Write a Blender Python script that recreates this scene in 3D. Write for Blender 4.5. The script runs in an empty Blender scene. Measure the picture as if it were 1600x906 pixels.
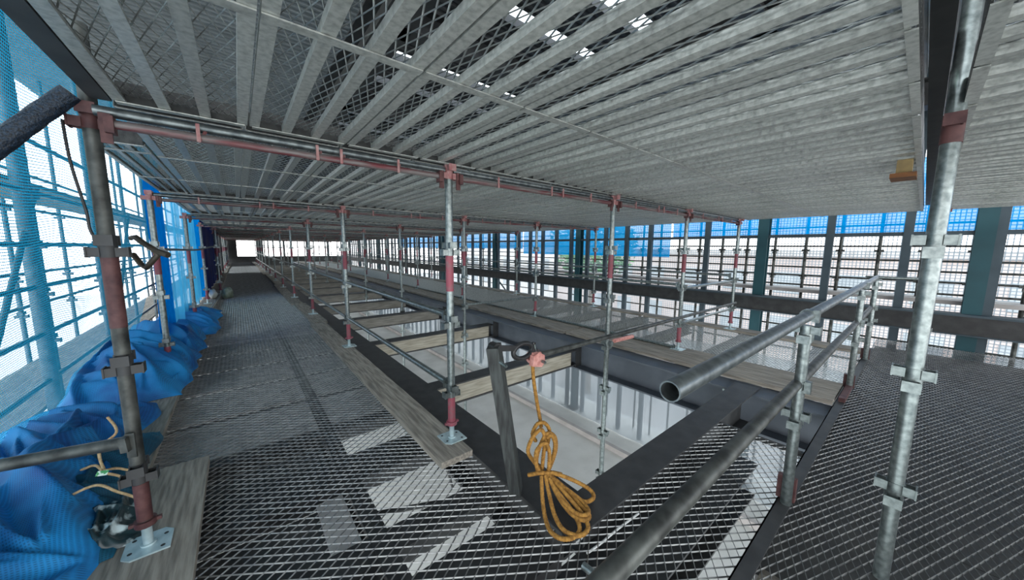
import bpy, math, random
import numpy as np
from mathutils import Vector, Matrix, noise
random.seed(7)
sc = bpy.context.scene
COL = sc.collection
PI = math.pi

# ------------------------------------------------------------------ camera
cam_d = bpy.data.cameras.new('camera')
cam = bpy.data.objects.new('camera', cam_d); COL.objects.link(cam)
cam_d.sensor_width = 36.0; cam_d.lens = 521.8 / 1600.0 * 36.0
cam_d.clip_start = 0.03; cam_d.clip_end = 400
PIT, YAW, ROLL = 0.1225, 0.68496, -0.0092
cp, sp, cy_, sy_ = math.cos(PIT), math.sin(PIT), math.cos(YAW), math.sin(YAW)
fwd = Vector((sy_*cp, cy_*cp, -sp)); rgt = Vector((cy_, -sy_, 0)); dwn = fwd.cross(rgt)
cr, sr = math.cos(ROLL), math.sin(ROLL)
rx = cr*rgt + sr*dwn; dx = -sr*rgt + cr*dwn
cam.matrix_world = Matrix(((rx.x, -dx.x, -fwd.x, 0), (rx.y, -dx.y, -fwd.y, 0), (rx.z, -dx.z, -fwd.z, 1.35), (0, 0, 0, 1)))
sc.camera = cam

# ------------------------------------------------------------------ world + exposure
w = bpy.data.worlds.new('overcast'); sc.world = w; w.use_nodes = True
wn = w.node_tree; wn.nodes.clear()
wo = wn.nodes.new('ShaderNodeOutputWorld'); wb = wn.nodes.new('ShaderNodeBackground')
tc = wn.nodes.new('ShaderNodeTexCoord'); sep = wn.nodes.new('ShaderNodeSeparateXYZ'); rmp = wn.nodes.new('ShaderNodeValToRGB')
wn.links.new(tc.outputs['Generated'], sep.inputs[0]); wn.links.new(sep.outputs['Z'], rmp.inputs[0])
rmp.color_ramp.elements[0].position = 0.0; rmp.color_ramp.elements[0].color = (0.95, 0.96, 0.97, 1)
rmp.color_ramp.elements[1].position = 0.6; rmp.color_ramp.elements[1].color = (0.78, 0.9, 1.0, 1)
wn.links.new(rmp.outputs[0], wb.inputs[0]); wb.inputs[1].default_value = 2.2
wn.links.new(wb.outputs[0], wo.inputs[0])
vs = sc.view_settings
vs.view_transform = 'Standard'; vs.look = 'None'; vs.gamma = 1.0; vs.use_curve_mapping = False
vs.exposure = 1.0
try:
    sc.cycles.transparent_max_bounces = 40
    sc.cycles.max_bounces = 8
    sc.cycles.diffuse_bounces = 5
    sc.cycles.use_denoising = True
except Exception:
    pass

# ------------------------------------------------------------------ materials
def srgb(r, g, b):
    f = lambda c: c/12.92 if c <= 0.04045 else ((c+0.055)/1.055)**2.4
    return (f(r/255), f(g/255), f(b/255), 1)

def mat(name, c1, c2=None, scale=20.0, rough=0.6, metal=0.0, bump=0.0, stretch=(1, 1, 1), detail=4, lo=0.35, hi=0.65, rnd=0.0, spec=0.5, bscale=None):
    m = bpy.data.materials.new(name); m.use_nodes = True
    nt = m.node_tree; b = nt.nodes['Principled BSDF']
    b.inputs['Roughness'].default_value = rough; b.inputs['Metallic'].default_value = metal
    b.inputs['Specular IOR Level'].default_value = spec
    c2 = c2 or c1
    t = nt.nodes.new('ShaderNodeTexCoord'); mp = nt.nodes.new('ShaderNodeMapping'); mp.inputs['Scale'].default_value = stretch
    nt.links.new(t.outputs['Object'], mp.inputs[0])
    nz = nt.nodes.new('ShaderNodeTexNoise'); nz.inputs['Scale'].default_value = scale; nz.inputs['Detail'].default_value = detail
    nt.links.new(mp.outputs[0], nz.inputs['Vector'])
    r = nt.nodes.new('ShaderNodeValToRGB'); r.color_ramp.elements[0].position = lo; r.color_ramp.elements[1].position = hi
    r.color_ramp.elements[0].color = c1; r.color_ramp.elements[1].color = c2
    nt.links.new(nz.outputs['Fac'], r.inputs[0])
    out = r.outputs[0]
    if rnd:
        oi = nt.nodes.new('ShaderNodeObjectInfo'); hs = nt.nodes.new('ShaderNodeHueSaturation')
        mr = nt.nodes.new('ShaderNodeMapRange'); mr.inputs[3].default_value = 1-rnd; mr.inputs[4].default_value = 1+rnd
        nt.links.new(oi.outputs['Random'], mr.inputs[0]); nt.links.new(mr.outputs[0], hs.inputs['Value'])
        nt.links.new(out, hs.inputs['Color']); out = hs.outputs[0]
    nt.links.new(out, b.inputs['Base Color'])
    if bump:
        n2 = nz
        if bscale:
            n2 = nt.nodes.new('ShaderNodeTexNoise'); n2.inputs['Scale'].default_value = bscale; nt.links.new(mp.outputs[0], n2.inputs['Vector'])
        bp = nt.nodes.new('ShaderNodeBump'); bp.inputs['Strength'].default_value = bump; bp.inputs['Distance'].default_value = 0.01
        nt.links.new(n2.outputs['Fac'], bp.inputs['Height']); nt.links.new(bp.outputs[0], b.inputs['Normal'])
    return m

def net_mat(name, col, pitch=0.014, width=0.36, trans=0.6, alpha_sheet=None, rough=0.6):
    """woven net: a grid of strands in UV metres, open holes between them"""
    m = bpy.data.materials.new(name); m.use_nodes = True
    nt = m.node_tree; nt.nodes.clear(); L = nt.links
    o = nt.nodes.new('ShaderNodeOutputMaterial')
    d = nt.nodes.new('ShaderNodeBsdfDiffuse'); d.inputs[0].default_value = col
    t = nt.nodes.new('ShaderNodeBsdfTranslucent'); t.inputs[0].default_value = col
    mx = nt.nodes.new('ShaderNodeMixShader'); mx.inputs[0].default_value = trans
    L.new(d.outputs[0], mx.inputs[1]); L.new(t.outputs[0], mx.inputs[2])
    tr = nt.nodes.new('ShaderNodeBsdfTransparent'); m2 = nt.nodes.new('ShaderNodeMixShader')
    if alpha_sheet is not None:
        m2.inputs[0].default_value = alpha_sheet
    else:
        uv = nt.nodes.new('ShaderNodeTexCoord'); sx = nt.nodes.new('ShaderNodeSeparateXYZ'); L.new(uv.outputs['UV'], sx.inputs[0])
        def strand(sock):
            a = nt.nodes.new('ShaderNodeMath'); a.operation = 'DIVIDE'; a.inputs[1].default_value = pitch; L.new(sock, a.inputs[0])
            b = nt.nodes.new('ShaderNodeMath'); b.operation = 'FRACT'; L.new(a.outputs[0], b.inputs[0])
            c = nt.nodes.new('ShaderNodeMath'); c.operation = 'LESS_THAN'; c.inputs[1].default_value = width; L.new(b.outputs[0], c.inputs[0])
            return c.outputs[0]
        mxm = nt.nodes.new('ShaderNodeMath'); mxm.operation = 'MAXIMUM'
        L.new(strand(sx.outputs['X']), mxm.inputs[0]); L.new(strand(sx.outputs['Y']), mxm.inputs[1])
        L.new(mxm.outputs[0], m2.inputs[0])
    L.new(tr.outputs[0], m2.inputs[1]); L.new(mx.outputs[0], m2.inputs[2]); L.new(m2.outputs[0], o.inputs[0])
    return m

M = {}
M['galv'] = mat('galvanised_steel', srgb(98, 106, 106), srgb(146, 154, 152), 40, 0.32, 0.8, 0.03, lo=0.3, hi=0.7, rnd=0.12)
M['galv_board'] = mat('galvanised_sheet', srgb(140, 141, 136), srgb(182, 183, 177), 60, 0.38, 0.45, 0.015, lo=0.25, hi=0.6, rnd=0.14)
M['galv_old'] = mat('weathered_steel_tube', srgb(54, 55, 53), srgb(100, 102, 98), 14, 0.5, 0.7, 0.06, lo=0.35, hi=0.7)
M['end_shade'] = mat('shaded_end_channel', srgb(40, 40, 40), srgb(70, 70, 68), 20, 0.5, 0.3)  # end channels coloured near black: shade of the recess put into the colour
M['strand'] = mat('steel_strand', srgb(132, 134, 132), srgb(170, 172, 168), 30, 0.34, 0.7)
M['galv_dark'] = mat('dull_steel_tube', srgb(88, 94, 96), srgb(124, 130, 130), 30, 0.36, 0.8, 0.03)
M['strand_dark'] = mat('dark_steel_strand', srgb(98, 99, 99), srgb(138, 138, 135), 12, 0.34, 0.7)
M['outer_tube'] = mat('dark_outer_tube', srgb(76, 86, 92), srgb(104, 114, 120), 14, 0.5, 0.4)
M['plate_zinc'] = mat('zinc_plate', srgb(165, 185, 188), srgb(196, 212, 214), 18, 0.4, 0.4)
M['red'] = mat('worn_red_paint', srgb(138, 66, 78), srgb(118, 88, 90), 30, 0.55, 0.1, 0.05, lo=0.45, hi=0.75, rnd=0.15)
M['red_dark'] = mat('dark_red_oxide_paint', srgb(66, 36, 37), srgb(92, 58, 56), 24, 0.6, 0.1, 0.05)
M['red_worn'] = mat('worn_red_and_bare_tube', srgb(104, 52, 56), srgb(112, 104, 102), 5, 0.5, 0.3, 0.05, stretch=(1, 8, 8), lo=0.4, hi=0.6, rnd=0.15)
M['flange_red'] = mat('dull_red_flange', srgb(150, 92, 92), srgb(170, 134, 130), 30, 0.5, 0.2)
M['pink'] = mat('faded_red_coupler', srgb(205, 150, 140), srgb(176, 112, 104), 40, 0.55, 0.1)
M['black_steel'] = mat('black_painted_steel', srgb(38, 38, 39), srgb(54, 54, 54), 9, 0.55, 0.0, 0.03)
M['blue_steel'] = mat('primed_grey_blue_steel', srgb(66, 72, 80), srgb(82, 88, 96), 3, 0.6, 0.0, 0.02)
M['wood'] = mat('weathered_timber', srgb(112, 105, 96), srgb(156, 148, 136), 9, 0.85, 0, 0.25, stretch=(6, 0.5, 6), detail=6, rnd=0.08)
M['wood_pale'] = mat('pale_timber', srgb(134, 127, 112), srgb(166, 159, 144), 7, 0.85, 0, 0.15, stretch=(0.6, 5, 6), detail=6, rnd=0.06)
M['wood_dim'] = mat('dim_pale_timber', srgb(98, 95, 88), srgb(126, 122, 114), 7, 0.85, 0, 0.15, stretch=(0.6, 5, 6), detail=6, rnd=0.06)  # pale timber again, dimness of the farther void put into its colour
M['wood_dark'] = mat('dark_timber', srgb(34, 35, 34), srgb(62, 66, 64), 8, 0.7, 0, 0.25, stretch=(7, 7, 0.6), detail=6)  # dark streaked timber tone for the strut
M['concrete'] = mat('pale_concrete', srgb(192, 190, 184), srgb(212, 210, 204), 1.2, 0.6, 0, 0.03, detail=8)
M['panel'] = mat('grey_formwork_panel', srgb(158, 152, 148), srgb(178, 172, 168), 3, 0.8, 0, 0.02, rnd=0.1)
M['dark_panel'] = mat('dark_deck_sheet', srgb(60, 60, 60), srgb(76, 74, 72), 3, 0.7)
M['roof'] = mat('corrugated_galvanised', srgb(104, 110, 112), srgb(126, 132, 134), 3, 0.6, 0.1)
M['roof_dim'] = mat('dim_corrugated', srgb(48, 50, 52), srgb(64, 66, 68), 3, 0.7)  # soffit steel darkened: gloom of the upper storey put into the colour
M['teal_steel'] = mat('teal_painted_column', srgb(24, 66, 74), srgb(30, 78, 86), 2, 0.6)
M['stud'] = mat('dark_blue_grey_stud', srgb(52, 66, 74), srgb(66, 80, 88), 3, 0.6)
M['rope'] = mat('ochre_rope', srgb(118, 80, 28), srgb(160, 116, 50), 60, 0.9, 0, 0.2)
M['twine'] = mat('tan_twine', srgb(170, 140, 100), srgb(200, 176, 136), 80, 0.9)
M['black_rubber'] = mat('black_hook_steel', srgb(24, 24, 25), srgb(36, 36, 37), 30, 0.45)
M['hook_brown'] = mat('dark_bronze_hook', srgb(48, 42, 36), srgb(66, 58, 46), 30, 0.45, 0.3)
M['belt'] = mat('grey_lifeline_webbing', srgb(104, 108, 110), srgb(124, 128, 130), 60, 0.8)
def cloth_mat(name, c1, c2, pitch=0.009, k=0.45):
    m = mat(name, c1, c2, 3, 0.7, 0, 0.15, bscale=120); nt = m.node_tree; L = nt.links; b = nt.nodes['Principled BSDF']
    src = b.inputs['Base Color'].links[0].from_socket
    uv = nt.nodes.new('ShaderNodeTexCoord'); sx = nt.nodes.new('ShaderNodeSeparateXYZ'); L.new(uv.outputs['UV'], sx.inputs[0]); w_ = []
    for ax in ('X', 'Y'):
        q = nt.nodes.new('ShaderNodeMath'); q.operation = 'MULTIPLY'; q.inputs[1].default_value = 2*PI/pitch; L.new(sx.outputs[ax], q.inputs[0])
        r = nt.nodes.new('ShaderNodeMath'); r.operation = 'SINE'; L.new(q.outputs[0], r.inputs[0]); w_.append(r.outputs[0])
    mx = nt.nodes.new('ShaderNodeMath'); mx.operation = 'MAXIMUM'; L.new(w_[0], mx.inputs[0]); L.new(w_[1], mx.inputs[1])
    mr = nt.nodes.new('ShaderNodeMapRange'); mr.inputs[1].default_value = -1; mr.inputs[3].default_value = k; mr.inputs[4].default_value = 1.0; L.new(mx.outputs[0], mr.inputs[0])
    hs = nt.nodes.new('ShaderNodeHueSaturation'); L.new(mr.outputs[0], hs.inputs['Value']); L.new(src, hs.inputs['Color']); L.new(hs.outputs[0], b.inputs['Base Color'])
    return m
M['cloth_blue'] = cloth_mat('blue_net_fabric', srgb(4, 84, 152), srgb(24, 148, 214))
M['cloth_teal'] = cloth_mat('dark_teal_net_fabric', srgb(8, 62, 86), srgb(14, 98, 124))
M['net_dark'] = mat('bundled_navy_net', srgb(5, 9, 16), srgb(26, 46, 66), 150, 0.5, 0, 0.5, stretch=(1, 1, 1), bscale=140)
M['navy'] = mat('navy_tarpaulin', srgb(6, 24, 84), srgb(10, 36, 108), 3, 0.8, spec=0.1)
M['plastic_scrap'] = mat('crumpled_plastic', srgb(30, 50, 54), srgb(200, 214, 214), 14, 0.35, lo=0.5, hi=0.62)
M['sack'] = mat('grey_green_sack', srgb(110, 122, 104), srgb(150, 156, 140), 8, 0.9, 0, 0.2)
M['white_sack'] = mat('off_white_sack', srgb(186, 186, 176), srgb(210, 210, 202), 8, 0.9, 0, 0.2)
M['tag'] = mat('green_white_tag', srgb(60, 150, 84), srgb(220, 235, 220), 60, 0.6, lo=0.48, hi=0.56)
M['white_cable'] = mat('white_cable', srgb(225, 225, 222), None, 10, 0.5)
M['rust'] = mat('rusty_clamp', srgb(120, 76, 40), srgb(88, 60, 44), 30, 0.8)
M['ochre'] = mat('yellowed_block', srgb(150, 128, 84), srgb(130, 110, 76), 20, 0.8)
M['ground_dim'] = mat('dimmed_ground', srgb(134, 132, 130), srgb(166, 160, 156), 0.25, 0.9)  # darker copy of the ground: lower outdoor brightness put into the colour
M['ground'] = mat('pale_ground', srgb(200, 198, 192), srgb(214, 212, 206), 0.3, 0.9)
M['facade_pale'] = mat('pale_render', srgb(206, 202, 198), srgb(222, 218, 214), 0.5, 0.9)
M['facade_pink'] = mat('pinkish_render', srgb(186, 170, 164), srgb(200, 186, 180), 0.5, 0.9)
M['glass_grey'] = mat('grey_window', srgb(150, 156, 160), srgb(176, 180, 182), 1, 0.3)
M['leaf'] = mat('green_leaf', srgb(60, 130, 60), srgb(96, 160, 80), 3, 0.7)
M['bark'] = mat('bark', srgb(90, 76, 60), srgb(110, 94, 74), 6, 0.9)
M['net_blue'] = net_mat('blue_safety_net', srgb(26, 134, 172), 0.016, 0.3, 0.65)
M['net_sheer'] = net_mat('sheer_blue_net_folds', srgb(70, 170, 220), trans=0.75, alpha_sheet=0.55)
M['net_strip'] = net_mat('bright_blue_net_fold', srgb(0, 130, 214), trans=0.6, alpha_sheet=0.96)
M['blue_sheet'] = net_mat('translucent_blue_sheet', srgb(0, 136, 196), trans=0.85, alpha_sheet=0.86)
M['blue_sheet_bright'] = net_mat('bright_blue_sheet', srgb(0, 150, 224), trans=0.85, alpha_sheet=0.9)
M['net_white'] = net_mat('pale_safety_net', srgb(140, 150, 156), 0.05, 0.24, 0.5)
M['net_grey'] = net_mat('grey_dust_sheet', srgb(146, 153, 157), trans=0.7, alpha_sheet=0.62)

# ------------------------------------------------------------------ mesh builder
class MB:
    def __init__(s): s.v = []; s.f = []; s.sm = []; s.uv = None
    def add(s, v, f, smooth=False):
        n = len(s.v); s.v += [tuple(p) for p in v]; s.f += [tuple(i+n for i in q) for q in f]; s.sm += [smooth]*len(f); return s
    def box(s, x0, x1, y0, y1, z0, z1):
        v = [(x0,y0,z0),(x1,y0,z0),(x1,y1,z0),(x0,y1,z0),(x0,y0,z1),(x1,y0,z1),(x1,y1,z1),(x0,y1,z1)]
        return s.add(v, [(3,2,1,0),(4,5,6,7),(0,1,5,4),(1,2,6,5),(2,3,7,6),(3,0,4,7)])
    def obox(s, p0, p1, w, h, up=(0, 0, 1)):
        """box bar from p0 to p1, w across, h along up"""
        p0 = Vector(p0); p1 = Vector(p1); d = (p1-p0).normalized(); up = Vector(up)
        side = d.cross(up)
        if side.length < 1e-6: side = d.cross(Vector((1, 0, 0)))
        side.normalize(); u = side.cross(d).normalized()
        v = []
        for p in (p0, p1):
            for a, b in ((-1,-1),(1,-1),(1,1),(-1,1)): v.append(p+side*(a*w/2)+u*(b*h/2))
        return s.add(v, [(3,2,1,0),(4,5,6,7),(0,1,5,4),(1,2,6,5),(2,3,7,6),(3,0,4,7)])
    def tube(s, p0, p1, r, n=14, ri=None, r2=None):
        p0 = Vector(p0); p1 = Vector(p1); d = (p1-p0).normalized()
        a = d.orthogonal().normalized(); b = d.cross(a); r2 = r2 or r
        ring = lambda p, q: [p+a*(q*math.cos(2*PI*i/n))+b*(q*math.sin(2*PI*i/n)) for i in range(n)]
        v = ring(p0, r)+ring(p1, r2)
        s.add(v, [(i, (i+1) % n, n+(i+1) % n, n+i) for i in range(n)], True)
        if ri:
            v = ring(p0, ri)+ring(p1, ri)
            s.add(v, [(n+i, n+(i+1) % n, (i+1) % n, i) for i in range(n)], True)
            for p, q in ((p0, 0), (p1, 1)):
                v = ring(p, r)+ring(p, ri)
                f = [(i, n+i, n+(i+1) % n, (i+1) % n) for i in range(n)]
                s.add(v, f if q == 0 else [t[::-1] for t in f])
        else:
            s.add(ring(p0, r), [tuple(range(n))[::-1]]); s.add(ring(p1, r2), [tuple(range(n))])
        return s
    def sweep(s, pts, r, n=10, twist=0.0, lobes=0, close=False, sx=1.0):
        pts = [Vector(p) for p in pts]; m = len(pts)
        t0 = (pts[1]-pts[0]).normalized(); a = t0.orthogonal().normalized(); base = len(s.v); L = 0; vs_ = []
        for k in range(m):
            t = (pts[min(k+1, m-1)]-pts[max(k-1, 0)])
            if t.length < 1e-9: t = t0
            t.normalize(); a = (a - t*a.dot(t)); a = a.normalized() if a.length > 1e-6 else t.orthogonal().normalized(); b = t.cross(a)
            if k: L += (pts[k]-pts[k-1]).length
            for i in range(n):
                th = 2*PI*i/n
                q = r*(0.8+0.2*abs(math.cos(lobes*0.5*(th)-twist*L))) if lobes else r
                vs_.append(pts[k]+a*(q*math.cos(th)*sx)+b*(q*math.sin(th)))
        f = [(k*n+i, k*n+(i+1) % n, (k+1)*n+(i+1) % n, (k+1)*n+i) for k in range(m-1) for i in range(n)]
        s.add(vs_, f, True)
        s.add(vs_[:n], [tuple(range(n))[::-1]]); s.add(vs_[-n:], [tuple(range(n))])
        return s
    def prism(s, poly, p, ax, ay, az, length):
        """extrude 2-D poly (in ax, ay from p) along az"""
        p, ax, ay, az = Vector(p), Vector(ax), Vector(ay), Vector(az); n = len(poly)
        v = [p+ax*x+ay*y for x, y in poly]+[p+ax*x+ay*y+az*length for x, y in poly]
        return s.add(v, [tuple(range(n))[::-1], tuple(range(n, 2*n))]+[(i, (i+1) % n, n+(i+1) % n, n+i) for i in range(n)])
    def mesh(s, name, m):
        me = bpy.data.meshes.new(name); me.from_pydata(s.v, [], s.f); me.update()
        me.polygons.foreach_set('use_smooth', s.sm)
        if s.uv:
            l = me.uv_layers.new(name='uv'); 
            vi = [0]*len(me.loops); me.loops.foreach_get('vertex_index', vi)
            l.data.foreach_set('uv', [c for i in vi for c in s.uv[i]])
        me.materials.append(M[m] if isinstance(m, str) else m)
        return me
    def build(s, name, m, parent=None, loc=(0, 0, 0), rot=(0, 0, 0)):
        return link(name, s.mesh(name, m), parent, loc, rot)

def link(name, me, parent=None, loc=(0, 0, 0), rot=(0, 0, 0)):
    o = bpy.data.objects.new(name, me); COL.objects.link(o); o.location = loc; o.rotation_euler = rot
    if parent: o.parent = parent
    return o
def tag(o, label, cat, group=None, kind=None):
    o['label'] = label; o['category'] = cat
    if group: o['group'] = group
    if kind: o['kind'] = kind
    return o
def thing(name, label, cat, loc=(0, 0, 0), rot=(0, 0, 0), group=None):
    return tag(link(name, None, None, loc, rot), label, cat, group)
def struct(o): o['kind'] = 'structure'; return o
def dup(root, loc, label, rot=None):
    r = root.copy(); COL.objects.link(r); r.location = loc; r['label'] = label
    if rot: r.rotation_euler = rot
    for ch in root.children:
        c = ch.copy(); COL.objects.link(c); c.parent = r
        for g in ch.children:
            d = g.copy(); COL.objects.link(d); d.parent = c
    return r
ORD = ['first','second','third','fourth','fifth','sixth','seventh','eighth','ninth','tenth','eleventh','twelfth','thirteenth','fourteenth',
       'fifteenth','sixteenth','seventeenth','eighteenth','nineteenth','twentieth','twenty-first','twenty-second','twenty-third','twenty-fourth',
       'twenty-fifth','twenty-sixth','twenty-seventh','twenty-eighth','twenty-ninth','thirtieth'] + ['number %d' % i for i in range(31, 90)]
def spline(P, per=12, close=False):
    P = [Vector(p) for p in P]; n = len(P); out = []
    rng = n if close else n-1
    for i in range(rng):
        g = (lambda k: P[k % n]) if close else (lambda k: P[max(0, min(n-1, k))])
        a, b, c, d = g(i-1), g(i), g(i+1), g(i+2)
        for j in range(per):
            t = j/per
            out.append(0.5*((2*b)+(-a+c)*t+(2*a-5*b+4*c-d)*t*t+(-a+3*b-3*c+d)*t**3))
    out.append(P[0] if close else P[-1])
    return out
def ibeam(length, h, b, tw, tf):
    """I section along +Y, top of flange at z = 0, centred on x"""
    mb = MB()
    mb.box(-b/2, b/2, 0, length, -tf, 0); mb.box(-b/2, b/2, 0, length, -h, -h+tf); mb.box(-tw/2, tw/2, 0, length, -h+tf, -tf)
    return mb

# ================================================================== SETTING
LOW = -3.63
ROWS = [1.95, 4.73, 7.5, 10.3, 13.1, 15.9, 18.7, 21.5, 24.3, 27.1, 29.9, 32.7]
struct(MB().box(-3.2, 8.75, -8, 38, LOW-0.25, LOW).build('floor_lower', 'concrete'))
# corrugated soffit of the storey above, laid in strips with open slots between them over the void
def corrugated(x0, x1, y0, y1, z):
    mb = MB(); p = 0.1; n = int((y1-y0)/p); prof = []
    for k in range(n):
        y = y0+k*p; prof += [(y, z), (y+0.035, z), (y+0.05, z+0.03), (y+0.085, z+0.03)]
    prof.append((y0+n*p, z))
    v = [(x, y, zz) for y, zz in prof for x in (x0, x1)]
    mb.add(v, [(2*i, 2*i+1, 2*i+3, 2*i+2) for i in range(len(prof)-1)])
    mb.box(x0, x1, y0, y1, z+0.06, z+0.16)
    return mb
struct(corrugated(-2.6, 1.3, -6, 38, 4.0).build('ceiling_over_walkway', 'roof'))
struct(corrugated(5.6, 8.8, -6, 38, 4.0).build('ceiling_over_far_deck', 'roof'))
yy = -5.79
while yy < 37:
    struct(corrugated(1.3, 5.6, yy, yy+0.56, 4.0).build('ceiling_strip', 'roof_dim'))
    yy += 0.84
for k in range(17):
    struct(ibeam(2.6, 0.25, 0.2, 0.012, 0.016).build('ceiling_beam', 'black_steel', loc=(1.25, 1.1+2.05*k, 3.5), rot=(0, 0, -PI/2)))
for x in (1.2, 3.85, 7.2): struct(ibeam(44, 0.35, 0.28, 0.02, 0.02).build('ceiling_beam', 'black_steel', loc=(x, -6, 3.6)))
struct(MB().box(-3.2, 9, 37, 37.2, LOW, 0.5).build('wall_far', 'dark_panel'))
struct(MB().box(-3.2, -0.06, 36.9, 37.1, 0.5, 4.0).build('wall_far_left', 'dark_panel'))
mb = MB(); mb.box(1.25, 1.75, 36.9, 37.1, 0.5, 4.0)
for x in (3.2, 5.0, 6.8): mb.box(x, x+0.15, 36.9, 37.1, 0.5, 4.0)
mb.box(-0.06, 9, 36.9, 37.1, 1.88, 4.0); mb.box(-0.06, 9, 36.88, 37.0, 1.42, 1.47)
struct(mb.build('window_1', 'stud'))
struct(MB().box(-60, 6, -60, 110, -9.2, -9).build('ground', 'ground'))
struct(MB().box(6, 110, -60, 130, -9.2, -9).build('ground', 'ground_dim'))
# kerb line on the lower floor in front of the facade
struct(MB().box(6.86, 6.98, -8, 37, LOW, LOW+0.12).build('trim_1', 'panel'))

# ================================================================== STEEL BEAMS
tag(ibeam(35.6, 0.35, 0.28, 0.02, 0.02).build('steel_beam', 'black_steel', loc=(1.28, 1.1, -0.03)), 'long black steel beam edging the walkway beside the plank of guard-rail poles', 'beam')
b = thing('steel_beam', 'deep grey-blue steel beam along the far side of the open void', 'beam', (3.85, 0.36, -0.01))
ibeam(36.3, 0.37, 0.3, 0.02, 0.02).build('web', 'blue_steel', b)
mb = MB()
for y in (0.75, 2.7, 4.75, 6.8):
    mb.box(-0.13, -0.01, y, y+0.012, -0.35, -0.02)
mb.build('stiffener_plates', 'black_steel', b)
mb = MB()
for k in range(5): mb.tube((-0.022, 0.82, -0.08-0.05*k), (-0.01, 0.82, -0.08-0.05*k), 0.012, 8)
mb.build('bolts', 'galv', b)
b = thing('steel_beam', 'black steel beam with wide flat lip across the near end of the void', 'beam', (1.22, 0.99, 0.012))
mb = MB(); mb.box(-0.11, 2.72, -0.1, 0.1, -0.014, 0); mb.build('lip_plate', 'black_steel', b)
ibeam(2.4, 0.3, 0.16, 0.014, 0.016).build('girder', 'black_steel', b, (0.1, 0, -0.02), (0, 0, -PI/2))
tag(ibeam(2.02, 0.26, 0.36, 0.014, 0.016).build('steel_beam', 'black_steel', loc=(0.85, 0.80, -0.21), rot=(0, 0, -PI/2)), 'dark steel beam under the mesh, between the lip and the tube handrail', 'beam')
for k in range(15):
    y = 3.15+2.05*k
    who = ORD[k]+' from the rope'
    tag(ibeam(2.42, 0.23, 0.2, 0.012, 0.016).build('cross_beam', 'black_steel', loc=(1.3, y, -0.1), rot=(0, 0, -PI/2)), 'black cross beam spanning the void, '+who, 'beam', 'cross beams over the void')
    tag(MB().box(0, 2.18, -0.035, 0.035, 0, 0.193).build('timber_packing', 'wood_pale' if k < 2 else 'wood_dim', loc=(1.43, y-0.052, -0.312)), 'pale timber packed into the side of the black cross beam, '+who, 'timber', 'timbers in the cross beams')
# slanting rod under the first timber
tag(MB().tube((1.42, 2.6, -0.9), (1.42, 3.05, -0.33), 0.012, 8).build('tie_rod', 'black_steel'), 'thin black rod slanting down from the nearest cross beam', 'rod')

# under-walkway framing: open grid of dark beams with panels
tag(ibeam(36, 0.2, 0.09, 0.012, 0.012).build('sub_beam', 'black_steel', loc=(0.455, 0.4, -0.1)), 'dark beam running lengthwise beneath the walkway mesh', 'beam')
for k, (y0, y1) in enumerate(((0.95, 1.30), (1.46, 1.63), (2.11, 2.42), (2.82, 2.93))):
    tag(MB().box(-0.75, 1.1, y0, y1, -0.2, -0.105).build('sub_beam', 'black_steel'), 'flat dark cross beam under the near walkway mesh, %s from the bottom' % ORD[k], 'beam', 'beams under the walkway')
for k, (y0, y1) in enumerate(((1.31, 1.45), (1.64, 2.10), (2.43, 2.81))):
    tag(MB().box(-0.72, 0.4, y0, y1, -0.21, -0.195).build('deck_sheet', 'dark_panel'), 'dark sheet below the left of the walkway mesh, %s from the bottom' % ORD[k], 'panel', 'dark sheets under the walkway')
tag(MB().box(0.25, 0.39, 1.66, 2.1, -0.17, -0.15).build('deck_sheet', 'panel'), 'small brownish panel seen under the near walkway mesh beside the bright openings', 'panel')
tag(MB().tube((0.5, 1.9, -0.21), (0.9, 1.72, -0.21), 0.015, 8).build('brace_rod', 'black_steel'), 'thin dark brace crossing the bright opening under the walkway mesh', 'rod')
for k in range(46):
    tag(MB().box(-0.74, 1.1, 2.84+0.73*k, 3.0+0.73*k, -0.2, -0.15).build('sub_beam', 'black_steel'), 'dark strip under the walkway mesh between grey panels, %s beyond the corner' % ORD[k], 'beam', 'dark strips under the walkway')
pg = MB().box(-0.74, 1.1, 0, 0.62, -0.02, 0).mesh('panel', 'panel')
for k in range(46):
    y = 2.98+0.73*k
    tag(link('formwork_panel', pg, None, (0, y, -0.12)), 'grey panel lying under the walkway mesh, %s beyond the guard-rail corner' % ORD[k], 'panel', 'grey panels under the walkway')
# far deck and right deck sub framing
sb = ibeam(2.5, 0.14, 0.16, 0.01, 0.012).mesh('sub_beam', 'black_steel')
for k in range(38):
    tag(link('sub_beam', sb, None, (4.0, 0.8+0.93*k, -0.04), (0, 0, -PI/2)), 'dark joist under the far deck mesh, %s from the handrail side' % ORD[k], 'beam', 'joists under the far deck')
for k, (x0, x1) in enumerate(((1.75, 2.6), (2.605, 3.5), (3.505, 4.4), (4.405, 5.3), (5.305, 6.2), (6.205, 7.75))):
    tag(MB().box(x0, x1, -2.4, 0.345, -0.19, -0.13).build('deck_sheet', 'dark_panel'), 'dark board under the right deck mesh, %s from the photographer' % ORD[k], 'panel', 'dark boards under the right deck')
tag(MB().box(1.5, 1.74, -2.4, 0.32, -0.12, -0.075).build('wood_plank', 'wood'), 'pale plank lying beneath the right deck mesh at the foot of the corner post', 'plank')

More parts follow.
